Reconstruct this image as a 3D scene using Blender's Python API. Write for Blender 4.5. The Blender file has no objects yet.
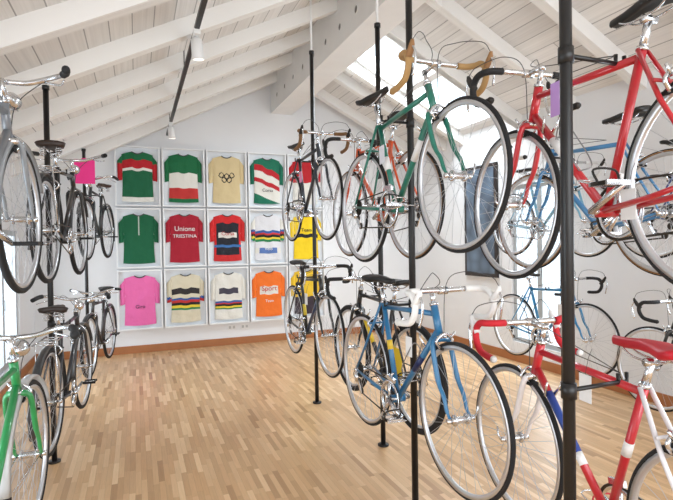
import bpy, math, random
from mathutils import Vector, Matrix, noise
random.seed(7)
S=bpy.context.scene
try:
    S.view_settings.view_transform='Standard'
except Exception: pass
def lin(c):
    r=[]
    for v in c[:3]:
        v=v/255.0
        r.append(v/12.92 if v<=.04045 else ((v+.055)/1.055)**2.4)
    return (r[0],r[1],r[2],1.0)
MATS={}
def mat(name,rgb,rough=.5,metal=0.0,coat=0.0,noise_amt=0.0,scale=20,emit=0,alpha=None):
    if name in MATS: return MATS[name]
    m=bpy.data.materials.new(name); m.use_nodes=True
    nt=m.node_tree; b=nt.nodes['Principled BSDF']
    b.inputs['Base Color'].default_value=lin(rgb)
    b.inputs['Roughness'].default_value=rough
    b.inputs['Metallic'].default_value=metal
    if coat: b.inputs['Coat Weight'].default_value=coat; b.inputs['Coat Roughness'].default_value=.08
    if emit:
        b.inputs['Emission Color'].default_value=lin(rgb); b.inputs['Emission Strength'].default_value=emit
    n=nt.nodes.new('ShaderNodeTexNoise'); n.inputs['Scale'].default_value=scale
    tc=nt.nodes.new('ShaderNodeTexCoord'); nt.links.new(tc.outputs['Object'],n.inputs['Vector'])
    mx=nt.nodes.new('ShaderNodeMix'); mx.data_type='RGBA'
    c=lin(rgb); k=1-(noise_amt or .06)
    mx.inputs[6].default_value=c; mx.inputs[7].default_value=(c[0]*k,c[1]*k,c[2]*k,1)
    nt.links.new(n.outputs['Fac'],mx.inputs[0]); nt.links.new(mx.outputs[2],b.inputs['Base Color'])
    MATS[name]=m; return m

class MB:
    def __init__(s): s.v=[];s.f=[];s.m=[];s.sm=[];s.mats=[]
    def mi(s,m):
        if m not in s.mats: s.mats.append(m)
        return s.mats.index(m)
    def add(s,vs,fs,m,smooth=True):
        o=len(s.v); k=s.mi(m)
        s.v+= [tuple(p) for p in vs]
        for f in fs:
            s.f.append(tuple(i+o for i in f)); s.m.append(k); s.sm.append(smooth)
    def tube(s,pts,r,m,seg=8,closed=False,caps=True):
        pts=[Vector(p) for p in pts]; n=len(pts)
        rs=r if isinstance(r,(list,tuple)) else [r]*n
        T=[]
        for i in range(n):
            if closed: t=pts[(i+1)%n]-pts[i-1]
            else: t=pts[min(i+1,n-1)]-pts[max(i-1,0)]
            T.append(t.normalized())
        a=Vector((0,1,0)) if abs(T[0].y)<.9 else Vector((1,0,0))
        u=(a-T[0]*a.dot(T[0])).normalized()
        vs=[]
        for i in range(n):
            u=(u-T[i]*u.dot(T[i])).normalized(); w=T[i].cross(u)
            for j in range(seg):
                an=2*math.pi*j/seg
                vs.append(pts[i]+(u*math.cos(an)+w*math.sin(an))*rs[i])
        fs=[]
        for i in range(n if closed else n-1):
            i2=(i+1)%n
            for j in range(seg):
                j2=(j+1)%seg
                fs.append((i*seg+j,i*seg+j2,i2*seg+j2,i2*seg+j))
        if caps and not closed:
            fs.append(tuple(range(seg))[::-1]); fs.append(tuple((n-1)*seg+j for j in range(seg)))
        s.add(vs,fs,m)
    def revolve(s,c,prof,m,seg=32,a0=0,a1=2*math.pi,smooth=True):
        full=abs(a1-a0-2*math.pi)<1e-6
        n=seg if full else seg+1; k=len(prof); vs=[]
        for i in range(n):
            a=a0+(a1-a0)*i/seg
            for (r,y) in prof: vs.append((c[0]+r*math.cos(a),c[1]+y,c[2]+r*math.sin(a)))
        fs=[]
        for i in range(seg):
            i2=(i+1)%n
            for j in range(k):
                j2=(j+1)%k
                fs.append((i*k+j,i2*k+j,i2*k+j2,i*k+j2))
        if not full:
            fs.append(tuple(range(k))); fs.append(tuple((n-1)*k+j for j in range(k))[::-1])
        s.add(vs,fs,m,smooth)
    def box(s,c,d,m,M=None):
        x,y,z=[q/2 for q in d]
        vs=[Vector((i*x,j*y,k*z)) for i in(-1,1) for j in(-1,1) for k in(-1,1)]
        if M is not None: vs=[M@p for p in vs]
        vs=[p+Vector(c) for p in vs]
        s.add(vs,[(0,1,3,2),(4,6,7,5),(0,4,5,1),(2,3,7,6),(0,2,6,4),(1,5,7,3)],m,False)
    def prism(s,poly,y0,y1,m):
        n=len(poly)
        vs=[(p[0],y0,p[1]) for p in poly]+[(p[0],y1,p[1]) for p in poly]
        fs=[tuple(range(n)),tuple(range(n,2*n))[::-1]]+[(i,i+n,(i+1)%n+n,(i+1)%n) for i in range(n)]
        s.add(vs,fs,m,False)
    def obj(s,name,parent=None,loc=(0,0,0),rot=(0,0,0),bevel=0):
        me=bpy.data.meshes.new(name); me.from_pydata(s.v,[],s.f)
        for m in s.mats: me.materials.append(m)
        me.polygons.foreach_set('material_index',s.m); me.polygons.foreach_set('use_smooth',s.sm)
        me.update()
        import bmesh
        bm=bmesh.new(); bm.from_mesh(me); bmesh.ops.recalc_face_normals(bm,faces=bm.faces); bm.to_mesh(me); bm.free()
        o=bpy.data.objects.new(name,me); S.collection.objects.link(o)
        o.location=loc; o.rotation_euler=rot
        if parent: o.parent=parent
        if bevel:
            b=o.modifiers.new('bevel','BEVEL'); b.width=bevel; b.segments=2; b.limit_method='ANGLE'
        return o
def empty(name,loc=(0,0,0),rot=(0,0,0)):
    o=bpy.data.objects.new(name,None); o.empty_display_size=.1; o.location=loc; o.rotation_euler=rot
    S.collection.objects.link(o); return o
def spline(P,n=6):
    P=[Vector(p) for p in P]; Q=[P[0]*2-P[1]]+P+[P[-1]*2-P[-2]]; out=[]
    for i in range(1,len(Q)-2):
        for k in range(n):
            t=k/n;a,b,c,d=Q[i-1],Q[i],Q[i+1],Q[i+2]
            out.append(.5*((2*b)+(c-a)*t+(2*a-5*b+4*c-d)*t*t+(3*b-a-3*c+d)*t**3))
    out.append(P[-1]); return out

# ---------------------------------------------------------------- room materials
def plank_mat(name,w,l,cols,gapdark,rough,across='X',along='Y',streak=.25,coat=0,ascale=1.0,gap=.04,fine=3.0):
    m=bpy.data.materials.new(name); m.use_nodes=True; nt=m.node_tree; N=nt.nodes.new; L=nt.links.new
    b=nt.nodes['Principled BSDF']; b.inputs['Roughness'].default_value=rough
    if coat: b.inputs['Coat Weight'].default_value=coat; b.inputs['Coat Roughness'].default_value=.3
    tc=N('ShaderNodeTexCoord'); sp=N('ShaderNodeSeparateXYZ'); L(tc.outputs['Object'],sp.inputs[0])
    def M(op,a,bv=None):
        n=N('ShaderNodeMath'); n.operation=op
        for i,q in enumerate((a,bv)):
            if q is None: continue
            if isinstance(q,(int,float)): n.inputs[i].default_value=q
            else: L(q,n.inputs[i])
        return n.outputs[0]
    X=M('MULTIPLY',sp.outputs[across],ascale/w); row=M('FLOOR',X); fx=M('FRACT',X)
    w1=N('ShaderNodeTexWhiteNoise'); w1.noise_dimensions='1D'; L(row,w1.inputs['W'])
    Y=M('ADD',M('MULTIPLY',sp.outputs[along],1.0/l),w1.outputs['Value']); pl=M('FLOOR',Y); fy=M('FRACT',Y)
    cb=N('ShaderNodeCombineXYZ'); L(row,cb.inputs[0]); L(pl,cb.inputs[1])
    w2=N('ShaderNodeTexWhiteNoise'); w2.noise_dimensions='2D'; L(cb.outputs[0],w2.inputs['Vector'])
    r=N('ShaderNodeValToRGB'); e=r.color_ramp.elements
    while len(e)<len(cols): e.new(.5)
    for i,c in enumerate(cols): e[i].position=i/(len(cols)-1); e[i].color=lin(c)
    L(w2.outputs['Value'],r.inputs[0])
    cg=N('ShaderNodeCombineXYZ'); L(M('MULTIPLY',X,fine),cg.inputs[0]); L(M('MULTIPLY',Y,1.6),cg.inputs[1]); L(M('MULTIPLY',w2.outputs['Value'],30),cg.inputs[2])
    ns=N('ShaderNodeTexNoise'); ns.inputs['Scale'].default_value=1.6; ns.inputs['Detail'].default_value=5; L(cg.outputs[0],ns.inputs['Vector'])
    g=M('ADD',M('MULTIPLY',ns.outputs['Fac'],streak),1-streak*.5)
    gp=M('MULTIPLY',M('GREATER_THAN',fx,gap),M('GREATER_THAN',fy,gap*w/l))
    g2=M('MULTIPLY',g,M('ADD',M('MULTIPLY',gp,1-gapdark),gapdark))
    hs=N('ShaderNodeHueSaturation'); L(r.outputs[0],hs.inputs['Color']); L(g2,hs.inputs['Value'])
    L(hs.outputs[0],b.inputs['Base Color'])
    return m
M_floor=plank_mat('parquet_wood',.036,.34,[(172,132,92),(208,170,126),(200,158,114),(226,192,150),(190,150,108),(214,176,132)],.76,.36,coat=.06,streak=.25)
M_ceil=plank_mat('whitewashed_boards',.17,3.1,[(212,209,206),(228,226,223),(219,216,213),(234,232,230)],.48,.75,ascale=1.12,streak=.35,gap=.05,fine=5)
M_raft=plank_mat('whitewashed_rafters',.4,9,[(230,228,225),(240,239,236)],1,.7,across='Y',along='X',streak=.3,gap=0,fine=9)
M_wall=mat('plaster_white',(233,234,236),.9,noise_amt=.04,scale=3)
M_base=mat('baseboard_wood',(176,112,66),.4,noise_amt=.25,scale=8)
M_whitep=mat('white_paint',(236,236,235),.5)
M_black=mat('black_metal',(20,20,21),.4)
M_frame=mat('frame_white',(238,239,240),.4)
M_back=mat('backing_board',(226,231,236),.8)

XL,XR,YB,YF=-1.3,4.5,7.8,-3.0
RX,RZ,SL=2.2,4.26,.5
def cz(x): return RZ-SL*abs(x-RX)
TH=.12
b=MB(); b.box(((XL+XR)/2,(YB+YF)/2,-.05),(XR-XL+.4,YB-YF+.4,.1),M_floor); b.obj('floor')
b=MB(); b.prism([(XL-TH,-.1),(XR+TH,-.1),(XR+TH,cz(XR)+.05),(RX,RZ+.1),(XL-TH,cz(XL)+.05)],YB,YB+TH,M_wall); b.obj('wall_back')
def side_wall(name,x0,x1,top,holes):
    b=MB(); ys=YF; 
    for (a,c,z0,z1) in sorted(holes):
        b.box(((x0+x1)/2,(ys+a)/2,top/2),(abs(x1-x0),a-ys,top),M_wall)
        b.box(((x0+x1)/2,(a+c)/2,z0/2),(abs(x1-x0),c-a,z0),M_wall)
        b.box(((x0+x1)/2,(a+c)/2,(z1+top)/2),(abs(x1-x0),c-a,top-z1),M_wall)
        ys=c
    b.box(((x0+x1)/2,(ys+YB)/2,top/2),(abs(x1-x0),YB-ys,top),M_wall)
    b.obj(name)
side_wall('wall_right',XR,XR+TH,cz(XR)+.03,[(4.25,5.15,.25,2.25),(1.4,2.4,.9,2.2)])
side_wall('wall_left',XL-TH,XL,cz(XL)+.03,[(5.6,6.9,.25,1.75),(1.0,2.6,.25,1.75)])
M_glass=bpy.data.materials.new('window_glass'); M_glass.use_nodes=True
nt=M_glass.node_tree; nt.nodes.clear(); o_=nt.nodes.new('ShaderNodeOutputMaterial'); tr=nt.nodes.new('ShaderNodeBsdfTransparent'); gl=nt.nodes.new('ShaderNodeBsdfGlossy'); gl.inputs['Roughness'].default_value=.02
mx=nt.nodes.new('ShaderNodeMixShader'); mx.inputs[0].default_value=.08; tr.inputs[0].default_value=(.92,.95,.97,1)
nt.links.new(tr.outputs[0],mx.inputs[1]); nt.links.new(gl.outputs[0],mx.inputs[2]); nt.links.new(mx.outputs[0],o_.inputs[0])
def window(name,x,y0,y1,z0,z1,mull=2):
    b=MB(); t=.06; d=.07
    fm=mat('window_frame_grey',(176,182,186),.5)
    yc=(y0+y1)/2; zc=(z0+z1)/2
    b.box((x,yc,z0+t/2),(d,y1-y0,t),fm); b.box((x,yc,z1-t/2),(d,y1-y0,t),fm)
    b.box((x,y0+t/2,zc),(d,t,z1-z0-2*t),fm); b.box((x,y1-t/2,zc),(d,t,z1-z0-2*t),fm)
    for i in range(1,mull): b.box((x,y0+(y1-y0)*i/mull,zc),(d,.08,z1-z0-2*t),fm)
    b.box((x,yc,zc),(.01,y1-y0-2*t,z1-z0-2*t),M_glass)
    b.tube([(x-.05*(1 if x>0 else -1),yc-.02,zc),(x-.05*(1 if x>0 else -1),yc-.02,zc-.12)],.008,fm)
    b.obj(name)
window('window_1',XR+.06,4.25,5.15,.25,2.25); window('window_2',XR+.06,1.4,2.4,.9,2.2)
window('window_3',XL-.06,5.6,6.9,.25,1.75); window('window_4',XL-.06,1.0,2.6,.25,1.75)
SK=(2.7,4.4,5.1,6.1)
def slab(b,x0,x1,y0,y1,m,dz0=0,dz1=.12):
    b.prism([(x0,cz(x0)+dz0),(x1,cz(x1)+dz0),(x1,cz(x1)+dz1),(x0,cz(x0)+dz1)],y0,y1,m)
b=MB(); slab(b,XL-TH-.1,RX,YF,YB+TH,M_ceil)
slab(b,RX,XR+TH+.1,YF,SK[2],M_ceil); slab(b,RX,XR+TH+.1,SK[3],YB+TH,M_ceil)
slab(b,RX,SK[0],SK[2],SK[3],M_ceil); slab(b,SK[1],XR+TH+.1,SK[2],SK[3],M_ceil)
b.obj('ceiling')
b=MB(); D=.15
ys=[7.45-.82*i for i in range(13)]
for y in ys:
    slab(b,XL,RX-.17,y-.05,y+.05,M_raft,-D,0)
    if not (SK[2]-.05<y<SK[3]+.05): slab(b,RX+.17,XR,y-.05,y+.05,M_raft,-D,0)
slab(b,RX+.17,XR,SK[2]-.14,SK[2]-.04,M_raft,-D,0); slab(b,RX+.17,XR,SK[3]+.04,SK[3]+.14,M_raft,-D,0)
b.obj('ceiling_rafters')
b=MB(); fm=M_whitep
for (x0,x1,y0,y1) in ((SK[0],SK[1],SK[2],SK[2]+.04),(SK[0],SK[1],SK[3]-.04,SK[3]),(SK[0],SK[0]+.05,SK[2],SK[3]),(SK[1]-.05,SK[1],SK[2],SK[3]),(3.45,3.53,SK[2],SK[3])):
    slab(b,x0,x1,y0,y1,fm,-.01,.2)
slab(b,SK[0],SK[1],SK[2],SK[3],M_glass,.17,.18)
b.obj('window_5')
bm_=mat('beam_white',(236,235,233),.6,noise_amt=.1,scale=4)
dk=mat('hole_dark',(120,116,112),.6)
b2=MB(); b2.box((RX,(YF+YB)/2,3.91),(.34,YB-YF,.56),bm_)
for i in range(16):
    y=7.4-i*.42
    vs=[(RX-.1715,y+.035*math.cos(a*math.pi/8),3.82+.035*math.sin(a*math.pi/8)) for a in range(16)]
    b2.add(vs,[tuple(range(16))],dk,False)
    b2.tube([(RX-.172,y+.04*math.cos(a*math.pi/8),3.82+.04*math.sin(a*math.pi/8)) for a in range(16)],.006,bm_,6,closed=True)
b2.obj('ridge_beam')
def bb(name,c,d):
    b=MB(); b.box(c,d,M_base); b.obj(name,bevel=.004)
bb('baseboard_back',((XL+XR)/2,YB-.01,.055),(XR-XL,.02,.11))
bb('baseboard_right',(XR-.01,(YF+YB)/2-.02,.055),(.02,YB-YF-.04,.11))
bb('baseboard_left',(XL+.01,(YF+YB)/2-.02,.055),(.02,YB-YF-.04,.11))
for x in (1.35,1.55):
    b=MB(); b.box((x,YB-.006,.27),(.12,.012,.08),M_whitep)
    for k in(-.03,.03): b.box((x+k,YB-.013,.27),(.035,.004,.04),mat('socket_grey',(190,190,190),.4))
    b.obj('wall_socket')

# ---------------------------------------------------------------- jerseys
MJ=bpy.data.materials.new('jersey_fabric'); MJ.use_nodes=True
nt=MJ.node_tree; at=nt.nodes.new('ShaderNodeAttribute'); at.attribute_name='Col'
nn=nt.nodes.new('ShaderNodeTexNoise'); nn.inputs['Scale'].default_value=9; nn.inputs['Detail'].default_value=3
tc=nt.nodes.new('ShaderNodeTexCoord'); nt.links.new(tc.outputs['Object'],nn.inputs['Vector'])
bp=nt.nodes.new('ShaderNodeBump'); bp.inputs['Strength'].default_value=.5; bp.inputs['Distance'].default_value=.03
nt.links.new(nn.outputs['Fac'],bp.inputs['Height']); P=nt.nodes['Principled BSDF']
nt.links.new(at.outputs['Color'],P.inputs['Base Color']); nt.links.new(bp.outputs[0],P.inputs['Normal']); P.inputs['Roughness'].default_value=.85
G=(20,104,62);W=(226,224,216);R=(182,28,38);K=(25,25,30);T=(210,190,146);Yl=(238,204,30);Bl=(30,80,170)
RB=[(50,90,160),(190,50,50),(30,30,30),(225,200,60),(40,130,80)]
def rainbow(v,v0,v1):
    if v0<v<v1: return RB[min(4,int((v1-v)/(v1-v0)*5))]
    return None
def rings(u,v):
    for (x,y) in((-.4,.6),(0,.6),(.4,.6),(-.2,.51),(.2,.51)):
        d=math.hypot((u-x),(v-y)*3.3)
        if .13<d<.20: return True
    return False
def p1(s,u,v):
    if s: return R if v<.75 else G
    if v>.86: return G
    if v>.7: return R
    if v>.64: return W
    if v<.1: return W
    return (20,96,62)
def p2(s,u,v):
    if s: return G
    return G if v>.62 else (W if v>.3 else (G if v<.08 else (190,50,48)))
def p3(s,u,v): return K if (not s and rings(u,v)) else T
def p4(s,u,v):
    d=v+u*.12
    if s: return (20,104,80)
    return (22,110,84) if d>.8 else (R if d>.66 else (W if d>.5 else (R if d>.4 else W if d>.12 else (22,110,84))))
def p5(s,u,v): return (16,94,60) if not(abs(u)<.03 and v>.6) else (190,200,190)
def p6(s,u,v): return (166,24,46)
def p7(s,u,v):
    if s: return (204,38,40)
    if v>.84: return (204,35,38)
    if .52<v<.62 and abs(u)<.7: return W
    if v<.14: return (194,40,42)
    if .3<v<.36: return (60,110,170)
    return (32,34,44) if abs(u)<.85 else (204,35,38)
def p8(s,u,v):
    if not s and .15<v<.28: return (90,120,180) if abs(u)<.7 else W
    return rainbow(v,.42,.66) or ((222,222,226) if not s else ((150,165,200) if v<.62 else W))
def p9(s,u,v): return Yl if not(.5<v<.58 and not s) else K
def p10(s,u,v): return (230,108,170)
def p11(s,u,v):
    if not s and .6<v<.72: return (48,44,46)
    return rainbow(v,.26,.52) or (216,208,184)
def p12(s,u,v):
    if not s and .55<v<.68 and abs(u)<.75: return (70,66,80)
    return rainbow(v,.22,.4) or W
def p13(s,u,v):
    if not s and (.5<v<.68) and abs(u)<.75: return W
    return (238,116,40)
def p14(s,u,v): return (230,190,50) if v>.4 else (60,50,60)
def p15(s,u,v): return R if v>.5 else W
def jersey(parent,pat,seed):
    vs=[];fs=[];cols=[]
    Wd,H=.215,.72
    def grid(nu,nv,fn,s,su=1):
        o=len(vs)
        for j in range(nv+1):
            for i in range(nu+1): vs.append(fn(i/nu,j/nv))
        for j in range(nv):
            for i in range(nu):
                fs.append((o+j*(nu+1)+i,o+j*(nu+1)+i+1,o+(j+1)*(nu+1)+i+1,o+(j+1)*(nu+1)+i))
                u=(i+.5)/nu;v=(j+.5)/nv
                if s: p=fn(u,v); cols.append(pat(1,su,(p[2]+H/2)/H))
                else: cols.append(pat(0,u*2-1,v))
    def wr(x,z): return .006*noise.noise(Vector((x*9+seed*3,z*7,seed)))*2
    def body(a,bv):
        u=a*2-1
        top=1-.07*abs(u)**1.5
        if abs(u)<.36: top-=.055*math.cos(u/.36*math.pi/2)
        w=Wd*(1-.06*math.sin(bv*math.pi)+ (0 if bv<.6 else -.02))
        z=-H/2+bv*H*top - .012*(1-u*u)*(1-bv)
        x=u*w
        return (x,-.012-.022*(1-u**4)-wr(x,z),z)
    grid(52,72,body,0)
    for sd in(-1,1):
        c=[(.90,.93),(1.25,.80),(1.24,.40),(.95,.42)]
        def slv(a,bv,sd=sd):
            x=(c[0][0]*(1-a)+c[1][0]*a)*(1-bv)+(c[3][0]*(1-a)+c[2][0]*a)*bv
            z=(c[0][1]*(1-a)+c[1][1]*a)*(1-bv)+(c[3][1]*(1-a)+c[2][1]*a)*bv
            X=sd*x*Wd; Z=-H/2+z*H
            return (X,-.01-.016*math.sin(a*math.pi)-wr(X,Z),Z)
        grid(10,16,slv,1,sd)
    me=bpy.data.meshes.new('jersey'); me.from_pydata(vs,[],fs)
    ca=me.color_attributes.new('Col','FLOAT_COLOR','CORNER')
    data=[]
    for p in me.polygons:
        p.use_smooth=True; c=lin(cols[p.index])
        for _ in p.loop_indices: data+=c
    ca.data.foreach_set('color',data)
    me.materials.append(MJ)
    o=bpy.data.objects.new('jersey',me); S.collection.objects.link(o); o.parent=parent
    b=MB(); pts=[]
    for i in range(13):
        u=-.36+.72*i/12; q=body((u+1)/2,1.0); pts.append((q[0],q[1]-.004,q[2]))
    b.tube(pts,.008,MJc,6); b.obj('collar',parent)
MJc=mat('collar_fabric',(70,70,72),.9)
def label(parent,txt,z,size,m,x=0):
    c=bpy.data.curves.new('lettering','FONT'); c.body=txt; c.size=size; c.align_x='CENTER'; c.extrude=.001
    c.materials.append(m); o=bpy.data.objects.new('lettering',c); S.collection.objects.link(o)
    o.parent=parent; o.location=(x,-.050,z); o.rotation_euler=(math.radians(90),0,0)
MW=mat('print_white',(240,240,240),.7);MK=mat('print_black',(25,25,28),.7);MR=mat('print_red',(190,40,40),.7)
pats=[[p1,p2,p3,p4,p15],[p5,p6,p7,p8,p9],[p10,p11,p12,p13,p14]]
for r in range(3):
    for c in range(5):
        x=-.28+.317+c*.634; z=3.0-.445-r*.89
        e=empty('framed_jersey',(x,YB-.02,z)); fw,fh=.61,.865
        b=MB(); b.box((0,.006,0),(fw-.02,.012,fh-.02),M_back); b.obj('backing',e)
        b=MB(); t=.02
        for zz in(-1,1): b.box((0,-.025,zz*(fh/2-t/2)),(fw,.07,t),M_frame)
        for xx in(-1,1): b.box((xx*(fw/2-t/2),-.025,0),(t,.07,fh-2*t),M_frame)
        b.obj('frame',e)
        jersey(e,pats[r][c],r*5+c)
        if (r,c)==(1,1): label(e,'Unione',.10,.10,MW); label(e,'TRIESTINA',-.0,.072,MW)
        if (r,c)==(1,4): label(e,'Team',.08,.08,MK)
        if (r,c)==(2,3): label(e,'Sport',.04,.11,MR); label(e,'Team',-.14,.06,MW)
        if (r,c)==(2,0): label(e,'Giro',-.12,.07,MK)
        if (r,c)==(1,2): label(e,'Corsa',.03,.08,MR)
        if (r,c)==(1,3): label(e,'Velo',-.21,.07,MW)
        if (r,c)==(0,3): label(e,'Corsa',-.18,.07,MK)

# ---------------------------------------------------------------- bicycles
M_ch=mat('chrome',(222,224,227),.22,metal=1.0)
M_rim=mat('rim_alloy',(214,216,220),.34,metal=.85)
M_sp=mat('spoke_steel',(190,192,196),.4,metal=.6)
M_ty=mat('tyre_rubber',(26,26,28),.8)
M_tan=mat('tyre_tan_wall',(178,132,84),.8)
M_chn=mat('chain_steel',(70,66,60),.45,metal=.8)
M_cab=mat('cable_grey',(60,60,62),.5)
M_cage=mat('bottle_cage',(150,152,155),.3,metal=.9)
def wheel(b,c,R,tw,wall,fl,cog,ph=0):
    x,y,z=c
    rc=R-tw
    prof=[(rc+tw*math.cos(a*math.pi/4+math.pi/8),tw*math.sin(a*math.pi/4+math.pi/8)) for a in range(8)]
    b.revolve(c,prof,M_ty,60)
    if wall is not None:
        for s in(-1,1):
            b.revolve(c,[(rc-tw*.75,s*tw*.78),(rc+tw*.15,s*tw*1.04),(rc+tw*.1,s*tw*.9),(rc-tw*.8,s*tw*.6)],wall,60)
    r0=rc-tw*.55
    b.revolve(c,[(r0,-.010),(r0,.010),(r0-.018,.008),(r0-.022,0),(r0-.018,-.008)],M_rim,60)
    b.tube([(x,y-.05,z),(x,y-.03,z),(x,y+.03,z),(x,y+.05,z)],[.009,.014,.014,.009],M_ch,10)
    for s in(-1,1):
        b.revolve((x,y+s*fl,z),[(.006,-.003),(.024,-.003),(.024,.003),(.006,.003)],M_ch,16)
    b.tube([(x,y-.07,z),(x,y+.07,z)],.005,M_ch,8)
    b.tube([(x,y+.07,z),(x+.01,y+.078,z+.02),(x+.02,y+.076,z+.055)],[.006,.005,.004],M_ch,6)
    n=32
    for i in range(n):
        s=1 if i%2 else -1; a=2*math.pi*i/n+ph
        tw_=(1 if (i//2)%2 else -1)*1.15
        h=(x+.021*math.cos(a+tw_),y+s*fl,z+.021*math.sin(a+tw_)); r_=r0-.018
        b.tube([h,(x+r_*math.cos(a),y,z+r_*math.sin(a))],.0011,M_sp,3,caps=False)
def bicycle(name,X,Y,Z,d,paint,fork=None,tape=(30,30,32),saddle=(22,22,22),wall=None,style='drop',fender=None,tw=.0105,R=.338,roll=0,pitch=0,yaw=0,bands=None,hood=(40,36,34),down=None,seatz=0,stay=None,tags=(),cage=False,rack=False):
    pm=mat('paint_%d_%d_%d'%paint,paint,.28,coat=.6)
    fk=mat('paint_%d_%d_%d'%fork,fork,.28,coat=.6) if fork else pm
    dm=mat('paint_%d_%d_%d'%down,down,.28,coat=.6) if down else pm
    sm=mat('paint_%d_%d_%d'%stay,stay,.28,coat=.6) if stay else pm
    tm=mat('tape_%d_%d_%d'%tape,tape,.7); sd=mat('saddle_%d_%d_%d'%saddle,saddle,.45)
    hm=mat('hood_%d_%d_%d'%hood,hood,.7)
    b=MB()
    rh=Vector((-.49,0,0)); fh=Vector((.49,0,0)); BB=Vector((-.075,0,-.065))
    wheel(b,rh,R,tw,wall,.032,True,random.random()); wheel(b,fh,R,tw,wall,.032,False,random.random())
    st=Vector((-.228,0,.435)); ht=Vector((.293,0,.468)); hb=Vector((.333,0,.345))
    up=(ht-hb).normalized()
    b.tube([BB,st],.0145,pm,12); b.tube([st-Vector((0,0,.02))-Vector((-.005,0,0)),ht-up*.03],.0135,pm,12)
    b.tube([hb+up*.025,BB],.0155,dm,12); b.tube([hb-up*.005,ht+up*.01],.018,pm,14)
    b.tube([ht+up*.01,ht+up*.022],.021,M_ch,14); b.tube([hb-up*.018,hb-up*.005],.021,M_ch,14)
    b.tube([BB+Vector((0,-.036,0)),BB+Vector((0,.036,0))],.021,pm,14)
    b.tube([st,st+(st-BB).normalized()*.012],.018,M_ch,12)
    if bands:
        for bc in bands:
            bmx=mat('paint_%d_%d_%d'%bc[0],bc[0],.3); P0,P1=(hb+up*.025,BB) if bc[1]=='d' else ((BB,st) if bc[1]=='s' else (st,ht))
            b.tube([P0.lerp(P1,bc[2]),P0.lerp(P1,bc[3])],.0162,bmx,12)
    if cage:
        P0=BB.lerp(hb,.35); P1=BB.lerp(hb,.68); nrm=Vector((-.68,0,.73))
        for s in(-1,1):
            b.tube(spline([P0+nrm*.02,P0+nrm*.05+Vector((0,s*.036,0)),P0.lerp(P1,.6)+nrm*.075+Vector((0,s*.036,0)),P1+nrm*.085+Vector((0,s*.02,0)),P1+nrm*.02],5),.0028,M_cage,5)
    for s in(-1,1):
        o=Vector((0,s,0))
        b.tube([BB+o*.025+Vector((-.01,0,0)),Vector((-.30,s*.042,-.035)),rh+o*.058+Vector((.015,0,0))],[.011,.010,.007],sm,8)
        b.tube([st+o*.018,Vector((-.33,s*.04,.25)),rh+o*.058+Vector((.005,0,.015))],[.0075,.008,.006],sm,8)
        b.box(rh+o*.058,(.035,.005,.035),M_ch)
        P_=[hb-up*.02+o*.03, hb-up*.05+o*.048, hb-up*.2+o*.052, Vector((.440,s*.052,.09)),Vector((.462,s*.052,.035)),fh+o*.052]
        b.tube(spline(P_,4),[.012]*9+[.010]*4+[.009]*4+[.007]*4,fk,10)
        b.tube([fh+o*.05,fh+o*.068],.012,M_ch,10)
        b.tube([rh+o*.055,rh+o*.072],.012,M_ch,10)
    b.tube([hb-up*.022+Vector((0,-.04,0)),hb-up*.018,hb-up*.022+Vector((0,.04,0))],.014,M_ch if fork else fk,10)
    b.tube([Vector((-.318,-.05,.31)),Vector((-.318,.05,.31))],.006,sm,8)
    sdn=(st-BB).normalized(); sp=st+sdn*(.09+seatz)
    b.tube([st,sp],.0125,M_ch,12); b.tube([sp+Vector((-.0,-.025,0)),sp+Vector((0,.025,0))],.013,M_ch,10)
    sz=sp.z+.03; sx=sp.x
    for s in(-1,1): b.tube(spline([(sx+.12,s*.01,sz+.01),(sx+.05,s*.022,sz-.022),(sx-.06,s*.024,sz-.02),(sx-.12,s*.045,sz+.015)],4),.0035,M_ch,6)
    secs=[(.150,.010,.012),(.140,.018,.022),(.09,.021,.03),(.03,.026,.034),(-.03,.045,.036),(-.08,.066,.036),(-.115,.074,.036),(-.135,.066,.03),(-.142,.04,.02)]
    if style!='drop': secs=[(a*.9,w*1.25,h*1.3) for a,w,h in secs]
    vs=[];k=12
    for (a,w,h) in secs:
        zc=sz+.018+.006*math.cos(a*25)+(.012 if a<-.1 else 0)
        for j in range(k):
            an=math.pi*2*j/k; cx=math.cos(an); sn=math.sin(an)
            vs.append((sx+a,w*math.copysign(abs(cx)**.8,cx),zc+(.016*sn if sn>0 else h*sn*(.35+.65*abs(cx)))))
    fs=[(i*k+j,i*k+(j+1)%k,(i+1)*k+(j+1)%k,(i+1)*k+j) for i in range(len(secs)-1) for j in range(k)]
    fs+=[tuple(range(k)),tuple(range((len(secs)-1)*k,len(secs)*k))]
    b.add(vs,fs,sd)
    if style!='drop':
        for s in(-1,1):
            b.tube([(sx-.09+.018*math.cos(q*.9),s*.045+.018*math.sin(q*.9),sz-.055+q*.0018) for q in range(30)],.003,M_ch,5)
    s0=ht+up*.02; s1=ht+up*.085
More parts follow.
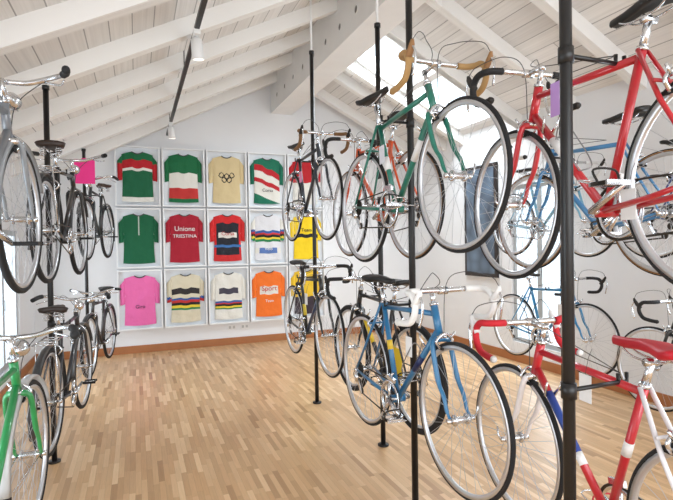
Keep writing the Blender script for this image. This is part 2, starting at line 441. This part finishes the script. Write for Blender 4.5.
    if style=='drop':
        bc=s1+Vector((.095,0,.006))
        b.tube([s0,s1],.011,M_ch,12); b.tube([s1-up*.008,s1+up*.01],.0145,M_ch,12); b.tube([s1,bc],[.0125,.0115],M_ch,12)
        b.tube([bc+Vector((0,-.022,0)),bc+Vector((0,.022,0))],.018,M_ch,12)
        for s in(-1,1):
            P_=[bc+Vector((0,s*q[1],0))+Vector((q[0],0,q[2])) for q in ((0,.0,0),(0,.09,.002),(.004,.165,.002),(.03,.197,.0),(.07,.203,-.006),(.098,.205,-.035),(.098,.206,-.08),(.066,.207,-.122),(.01,.208,-.135),(-.045,.209,-.138))]
            sp_=spline(P_,5)
            b.tube(sp_[:8],.0125,M_ch,10); b.tube(sp_[7:],.0145,tm,10)
            b.tube([sp_[-1],sp_[-1]+Vector((-.012,0,0))],[.016,.011],hm,10)
            hp=bc+Vector((.098,s*.205,-.03))
            b.tube([hp+Vector((-.01,0,-.02)),hp+Vector((.02,0,.008)),hp+Vector((.04,0,.035)),hp+Vector((.045,0,.052))],[.014,.015,.012,.007],hm,10)
            b.tube(spline([hp+Vector((.04,0,.03)),hp+Vector((.062,0,-.01)),hp+Vector((.055,0,-.06)),hp+Vector((.04,s*.004,-.105))],4),[.005]*6+[.006]*7,M_ch,8)
            tgt=(hb-up*-.0+Vector((.035,0,-.005))) if s>0 else (st+Vector((.1,0,.02)))
            b.tube(spline([hp+Vector((.043,0,.05)),hp+Vector((.035,-s*.04,.095)),bc+Vector((.05,s*.08,.085)),bc+Vector((.03,0,.03)) if s>0 else ht+Vector((.02,0,.10)),tgt],7),.0019,M_cab,5)
        b.tube([st+Vector((.1,0,.02)),st.lerp(ht,.8)+Vector((0,0,.018))],.0018,M_cab,5)
    else:
        bc=s1+Vector((.05,0,.02)); b.tube([s0,s1+up*.02],.011,M_ch,12); b.tube([s1+up*.01,bc],.012,M_ch,12)
        for s in(-1,1):
            P_=[bc,bc+Vector((.01,s*.08,.005)),bc+Vector((.0,s*.17,.03)),bc+Vector((-.06,s*.235,.035)),bc+Vector((-.17,s*.26,.02))]
            sp_=spline(P_,6); b.tube(sp_[:18],.011,M_ch,10); b.tube(sp_[17:],.016,tm,10)
            b.tube(spline([bc+Vector((.0,s*.15,.01)),bc+Vector((-.03,s*.21,-.005)),bc+Vector((-.13,s*.245,-.015))],5),.0045,M_ch,6)
            b.tube(spline([bc+Vector((.0,s*.15,.01)),bc+Vector((.09,s*.1,.02)),bc+Vector((.06,s*.02,-.08)),hb+Vector((.03,0,0))],6),.0022,M_cab,5)
        lp=bc+Vector((.06,0,-.06)); b.tube([lp+Vector((-.05,0,0)),lp+Vector((-.03,0,0)),lp+Vector((.0,0,0)),lp+Vector((.03,0,0))],[.006,.026,.036,.037],M_ch,16)
        b.tube([lp+Vector((-.03,0,0)),bc-Vector((.02,0,.03))],.006,M_ch,6)
    for (px,pz,dx) in ((hb.x+.035,hb.z+.0,1),(-.345,.325,-1)):
        b.tube(spline([(px,-.02,pz-.055),(px+dx*.004,-.042,pz-.02),(px+dx*.004,0,pz+.012),(px+dx*.004,.042,pz-.02),(px,.02,pz-.055)],5),.0075,M_ch,6)
        b.tube([(px+dx*.012,.03,pz-.01),(px+dx*.014,.05,pz+.02)],.005,M_ch,6)
        b.tube([(px-dx*.03,0,pz),(px+dx*.016,0,pz)],.006,M_ch,6)
        for s in(-1,1): b.box((px-dx*.005,s*.017,pz-.055),(.048,.009,.012),M_ty)
    cy=-.048
    for rr in ((.098,.104) if style=='drop' else (.092,)):
        b.revolve((BB.x,cy+(0 if rr==.098 else -.004),BB.z),[(rr-.016,-.0015),(rr,-.0015),(rr,.0015),(rr-.016,.0015)],M_ch,44)
    for i in range(5):
        a=i*2*math.pi/5+.3; b.tube([(BB.x,cy-.004,BB.z),(BB.x+.092*math.cos(a),cy-.004,BB.z+.092*math.sin(a))],[.011,.006],M_ch,6)
    ca=random.uniform(-.5,.2)
    for s in(-1,1):
        o=Vector((math.cos(ca)*-s*.17,0,math.sin(ca)*-s*.17)); p0=BB+Vector((0,s*.062,0)); p1=p0+o+Vector((0,s*.01,0))
        b.tube([BB,p0+Vector((0,s*.006,0))],.011,M_ch,10); b.tube([p0,p1],[.013,.010],M_ch,8)
        b.tube([p1,p1+Vector((0,s*.09,0))],.006,M_ch,8); pc=p1+Vector((0,s*.055,0))
        for q in(-1,1):
            b.box(pc+Vector((q*.035,0,0)),(.008,.085,.016),M_ty if style!='drop' else M_ch)
            b.box(pc+Vector((0,q*.035,0)),(.07,.007,.014),M_chn)
        if style=='drop':
            b.tube(spline([pc+Vector((.03,-.03,0)),pc+Vector((.10,-.028,.02)),pc+Vector((.10,.028,.02)),pc+Vector((.03,.03,0))],5),.003,M_ch,5)
            b.tube(spline([pc+Vector((.0,-.04,0)),pc+Vector((.02,-.04,.045)),pc+Vector((.02,.04,.045)),pc+Vector((.0,.04,0))],5),.004,sd,5)
    rc=.036
    for i,rr in enumerate((.05,.044,.038,.033,.028) if style=='drop' else (.034,)):
        b.revolve((rh.x,-.036-i*.004,0),[(rr-.012,-.001),(rr,-.001),(rr,.001),(rr-.012,.001)],M_chn,24)
    yy=-.046
    b.tube([(BB.x+.01,yy,BB.z+.1),(rh.x,yy,rc+.002)],.0042,M_chn,5)
    arc=[(BB.x+.1*math.cos(a),yy,BB.z+.1*math.sin(a)) for a in [math.pi/2-i*math.pi/12 for i in range(13)]]
    b.tube(arc,.0042,M_chn,5)
    if style=='drop':
        b.tube([(BB.x,yy,BB.z-.1),(rh.x+.05,yy,-.13)],.0042,M_chn,5)
        for p_ in((rh.x+.012,-.068),(rh.x+.045,-.118)): b.revolve((p_[0],yy,p_[1]),[(.004,-.003),(.019,-.003),(.019,.003),(.004,.003)],M_chn,16)
        b.box((rh.x+.028,yy-.008,-.093),(.022,.006,.09),M_ch,Matrix.Rotation(-.55,3,'Y'))
        b.tube([(rh.x+.005,yy-.014,-.015),(rh.x+.012,yy-.016,-.068)],[.015,.012],M_ch,8)
        b.tube(spline([(rh.x+.0,yy-.012,-.05),(rh.x-.05,yy-.012,-.04),(rh.x-.01,yy-.01,.0),(rh.x+.08,-.055,-.01)],6),.002,M_cab,5)
        b.box((BB.x+.01,-.045,BB.z+.112),(.07,.016,.022),M_ch,Matrix.Rotation(.2,3,'Y'))
        b.tube([(BB.x-.035,0,BB.z+.13),(BB.x-.0,-.04,BB.z+.13)],.007,M_ch,6)
        for s in(-1,1):
            q=(hb+up*.025).lerp(BB,.22)+Vector((0,s*.02,0)); b.tube([q,q+Vector((-.02,s*.012,.035)),q+Vector((-.028,s*.014,.06))],[.008,.004,.005],M_ch,6)
    else:
        b.tube([(BB.x,yy,BB.z-.1),(rh.x,yy,-rc)],.0042,M_chn,5)
    if rack:
        for s in(-1,1):
            b.tube([(-.62,s*.055,.385),(-.33,s*.05,.39)],.005,M_ch,6)
            b.tube([(-.56,s*.055,.385),rh+Vector((0,s*.065,0))],.004,M_ch,6)
        for q in range(4): b.tube([(-.62+q*.09,-.055,.386),(-.62+q*.09,.055,.386)],.004,M_ch,6)
    if fender:
        fm_=mat('fender_%d_%d_%d'%fender,fender,.3,coat=.4)
        prof=[(R+.012,-.024),(R+.022,-.014),(R+.024,0),(R+.022,.014),(R+.012,.024),(R+.018,.012),(R+.020,0),(R+.018,-.012)]
        b.revolve(rh,prof,fm_,30,math.radians(5),math.radians(200)); b.revolve(fh,prof,fm_,26,math.radians(25),math.radians(185))
        for s in(-1,1):
            b.tube([rh+Vector((0,s*.05,0)),rh+Vector((-R*.95,s*.024,R*.1))],.0025,M_ch,5); b.tube([fh+Vector((0,s*.05,0)),fh+Vector((-R*.98,s*.024,-.02))],.0025,M_ch,5)
    for tag in tags:
        tm2=mat('tag_%d_%d_%d'%tag[0],tag[0],.8)
        tx,tz=tag[1]; w,h=tag[2]
        b.tube([(tx,0,tz+.09),(tx,tag[3]*.5,tz+.06),(tx,tag[3],tz)],.0012,M_cab,4)
        b.box((tx,tag[3],tz-h/2),(w,.002,h),tm2)
    o=b.obj(name)
    o.location=(X,Y,Z); o.rotation_euler=(math.radians(roll),math.radians(pitch),math.radians((90 if d>0 else -90)+yaw))
    return o
WT=(238,238,238)
BK=bicycle
BK('road_bicycle',1.31,2.32,1.80,-1,(20,116,98),fork=(20,116,98),tape=(176,140,90),hood=(150,110,70),pitch=-4,seatz=.05,bands=[(WT,'d',.3,.5),(WT,'s',.45,.6)],tags=[((225,225,235),(-.16,.30),(.06,.10),-.03)])
BK('road_bicycle',1.30,2.31,.77,-1,(34,112,160),tape=(240,240,238),hood=(240,240,238),bands=[((20,40,90),'d',.35,.55),((225,190,60),'s',.5,.6)],tags=[(WT,(.1,.3),(.06,.10),-.03)],cage=True)
BK('road_bicycle',1.53,1.34,1.71,1,(188,24,38),tape=(25,25,27),yaw=-8,bands=[(WT,'d',.3,.5)],tags=[((190,150,215),(.13,.45),(.09,.13),.03),(WT,(-.2,.0),(.06,.1),.03)],cage=True)
BK('road_bicycle',1.53,1.34,.64,1,(196,30,45),down=(196,30,45),tape=(200,30,45),saddle=(186,20,40),hood=(225,225,225),fork=(232,226,226),stay=(225,222,225),yaw=-8,bands=[((40,70,150),'d',.2,.62),(WT,'d',.62,.7),(WT,'s',.5,.6)],tags=[(WT,(.0,.42),(.06,.10),.03)])
BK('road_bicycle',1.57,3.15,1.78,1,(224,88,34),tape=(30,30,30),wall=M_tan,tags=[(WT,(-.1,.2),(.08,.12),.03)])
BK('road_bicycle',1.57,3.15,.72,1,(34,34,38),tape=(30,30,30),tw=.021,bands=[((235,200,40),'d',.2,.6)],fork=(30,30,30),tags=[((245,210,50),(-.3,.15),(.16,.24),.03)])
BK('road_bicycle',1.44,4.28,1.91,-1,(38,48,60),tape=(130,95,60),tags=[((235,150,190),(-.1,.3),(.07,.1),-.03)])
BK('road_bicycle',1.44,4.28,.80,-1,(40,44,42),down=(30,60,100),tape=(30,30,32),bands=[((215,190,60),'s',.3,.5)],tags=[(WT,(0,.3),(.07,.1),-.03)])
BK('road_bicycle',2.60,2.29,1.68,1,(60,126,176),tape=(240,240,240),wall=M_tan)
BK('road_bicycle',3.85,3.9,.62,-1,(30,126,176),tape=(30,30,32),tags=[(WT,(.2,.3),(.08,.12),-.03)])
BK('road_bicycle',3.85,3.9,1.72,-1,(120,176,204),tape=(220,220,220))
BK('road_bicycle',3.85,2.29,.50,1,(30,32,36),tape=(30,30,32))
BK('road_bicycle',3.85,2.29,1.72,-1,(40,60,120),tape=(230,230,230))
BK('city_bicycle',-.52,2.16,1.68,1,(120,124,130),style='flat',fender=(150,154,158),tw=.015,fork=(130,134,138),yaw=-4,rack=True,saddle=(150,100,60))
BK('city_bicycle',-.51,2.16,.60,1,(36,140,76),style='flat',fender=(190,190,190),tw=.015,yaw=-4)
BK('city_bicycle',-.48,4.1,1.66,1,(34,34,36),style='flat',fender=(36,36,38),tw=.017,saddle=(50,34,26),yaw=-5,rack=True)
BK('city_bicycle',-.48,4.1,.57,1,(48,48,52),style='flat',fender=(52,52,54),tw=.017,saddle=(44,32,26),yaw=-6,rack=True)
BK('city_bicycle',-.42,6.55,1.74,-1,(36,40,44),style='flat',fender=(36,38,40),tw=.018,saddle=(60,40,28),yaw=-9)
BK('city_bicycle',-.42,6.55,.46,-1,(50,46,44),style='flat',fender=(50,50,52),tw=.018,yaw=-9)
def pole(x,y,hs,ztop=3.3,dx=-.15):
    b=MB(); top=cz(x)-.008
    for ry in ys:
        if abs(ry-y)<.09: top=cz(x)-D-.012
    zt=min(ztop,top)
    b.tube([(0,0,0),(0,0,.012)],.042,M_black,24); b.tube([(0,0,.01),(0,0,zt)],.019,M_black,16)
    if top>ztop: b.tube([(0,0,ztop),(0,0,top)],.010,M_whitep,12)
    b.tube([(0,0,zt-.03),(0,0,zt)],.024,M_black,16)
    for h in hs:
        zz=h+.425
        b.tube([(0,0,zz-.025),(0,0,zz+.025)],.024,M_black,16)
        b.tube([(0,0,zz),(dx,0,zz)],.008,M_black,8)
        b.tube([(dx-.02,0,zz+.03),(dx-.02,0,zz-.0),(dx+.02,0,zz-.0),(dx+.02,0,zz+.03)],.007,M_black,8)
    b.obj('display_pole',loc=(x,y,0))
pole(1.28,1.21,[1.71,.64],3.6,.24)
pole(1.46,2.49,[1.80,.77],3.7,-.16)
pole(1.72,3.40,[1.78,.72],3.2,-.15)
pole(1.60,4.57,[1.91,.80],3.4,-.16)
pole(2.75,2.6,[1.68],3.6,-.15)
pole(4.05,3.9,[.62,1.72],3.1,-.2)
pole(4.05,2.29,[.50,1.72],3.1,-.2)
pole(-.67,2.2,[1.68,.60],2.80,.15)
pole(-.58,4.1,[1.66,.57],2.84,.10)
pole(-.56,6.65,[1.74,.46],2.87,.14)
b=MB(); pk=mat('tag_hot_pink',(250,60,150),.8); b.box((0,0,0),(.20,.006,.26),pk); b.tube([(0,0,.12),(0,0,.20)],.002,M_cab,4); b.tube([(0,0,.13),(0,.0,.14)],.03,pk,12)
b.obj('pink_paper_tag',loc=(-.50,6.0,2.36))
def poster(y0,y1,z0,z1,nm,c1,c2):
    b=MB(); x=XR-.02; b.box((x,(y0+y1)/2,(z0+z1)/2),(.03,y1-y0,z1-z0),mat('poster_frame_dark',(40,34,34),.4))
    m=bpy.data.materials.new(nm+'_print'); m.use_nodes=True; nt=m.node_tree
    v=nt.nodes.new('ShaderNodeTexVoronoi'); v.inputs['Scale'].default_value=5; r=nt.nodes.new('ShaderNodeValToRGB')
    tc=nt.nodes.new('ShaderNodeTexCoord'); nt.links.new(tc.outputs['Object'],v.inputs['Vector']); nt.links.new(v.outputs['Distance'],r.inputs[0])
    r.color_ramp.elements[0].color=lin(c1); r.color_ramp.elements[1].color=lin(c2); nt.links.new(r.outputs[0],nt.nodes['Principled BSDF'].inputs['Base Color'])
    b.box((x-.016,(y0+y1)/2,(z0+z1)/2),(.004,y1-y0-.1,z1-z0-.1),m); b.obj(nm)
poster(5.4,6.1,1.05,2.6,'framed_poster',(110,130,150),(50,54,66))
b=MB(); b.box((.45,4.9,3.17),(.035,5.6,.03),M_black)
for y in (2.9,4.9,7.1): b.tube([(.45,y,3.18),(.45,y,cz(.45)-.01)],.005,M_black,6)
def spot(x,y,z):
    b.tube([(x,y,3.16),(x,y,z+.06)],.012,M_whitep,10); b.box((x,y,3.14),(.05,.12,.04),M_whitep)
    b.tube([(x,y,z+.09),(x,y,z+.08),(x+.01,y+.02,z-.03),(x+.012,y+.025,z-.06)],[.02,.042,.045,.05],M_whitep,20)
    b.tube([(x+.012,y+.025,z-.055),(x+.012,y+.026,z-.062)],.042,mat('lamp_face',(255,250,240),.4,emit=1.5),20)
for y in (3.9,6.9): spot(.45,y,3.02)
b.obj('track_light')

# ---------------------------------------------------------------- light
w=bpy.data.worlds.new('World'); S.world=w; w.use_nodes=True
bg=w.node_tree.nodes['Background']; bg.inputs[0].default_value=(.87,.94,1,1); bg.inputs[1].default_value=2.15
def area(nm,loc,rot,sx,sy,e,col=(.93,.97,1)):
    l=bpy.data.lights.new(nm,'AREA'); l.shape='RECTANGLE'; l.size=sx; l.size_y=sy; l.energy=e; l.color=col
    o=bpy.data.objects.new(nm,l); S.collection.objects.link(o); o.location=loc; o.rotation_euler=rot
sl=math.atan(SL)
area('skylight_daylight',(3.5,5.6,cz(3.5)+.35),(0,sl,0),1.6,1.0,180)
area('window_daylight_right',(XR+.3,4.7,1.3),(0,math.radians(90),0),2.0,.9,50)
area('window_daylight_right_near',(XR+.3,1.9,1.55),(0,math.radians(90),0),1.3,1.0,50)
area('window_daylight_left',(XL-.3,6.25,1.0),(0,math.radians(-90),0),1.5,1.3,45)
area('window_daylight_left_near',(XL-.3,1.8,1.0),(0,math.radians(-90),0),1.5,1.6,42)
area('rear_fill_light',(1.6,-2.8,2.0),(math.radians(90),0,0),5,2.4,140,(.97,.98,1))  # added fill lamp behind the camera; the open room end has no window
# ---------------------------------------------------------------- camera
cam=bpy.data.cameras.new('cam'); co=bpy.data.objects.new('camera',cam); S.collection.objects.link(co); S.camera=co
cam.sensor_width=36; cam.lens=500/673*36; cam.clip_start=.05
yaw=math.atan2(200,500)
Mx=Matrix.Rotation(-yaw,4,'Z')@Matrix.Rotation(math.radians(90-.8),4,'X')@Matrix.Rotation(math.radians(-.9),4,'Z')
Mx.translation=Vector((0,0,1.55)); co.matrix_world=Mx
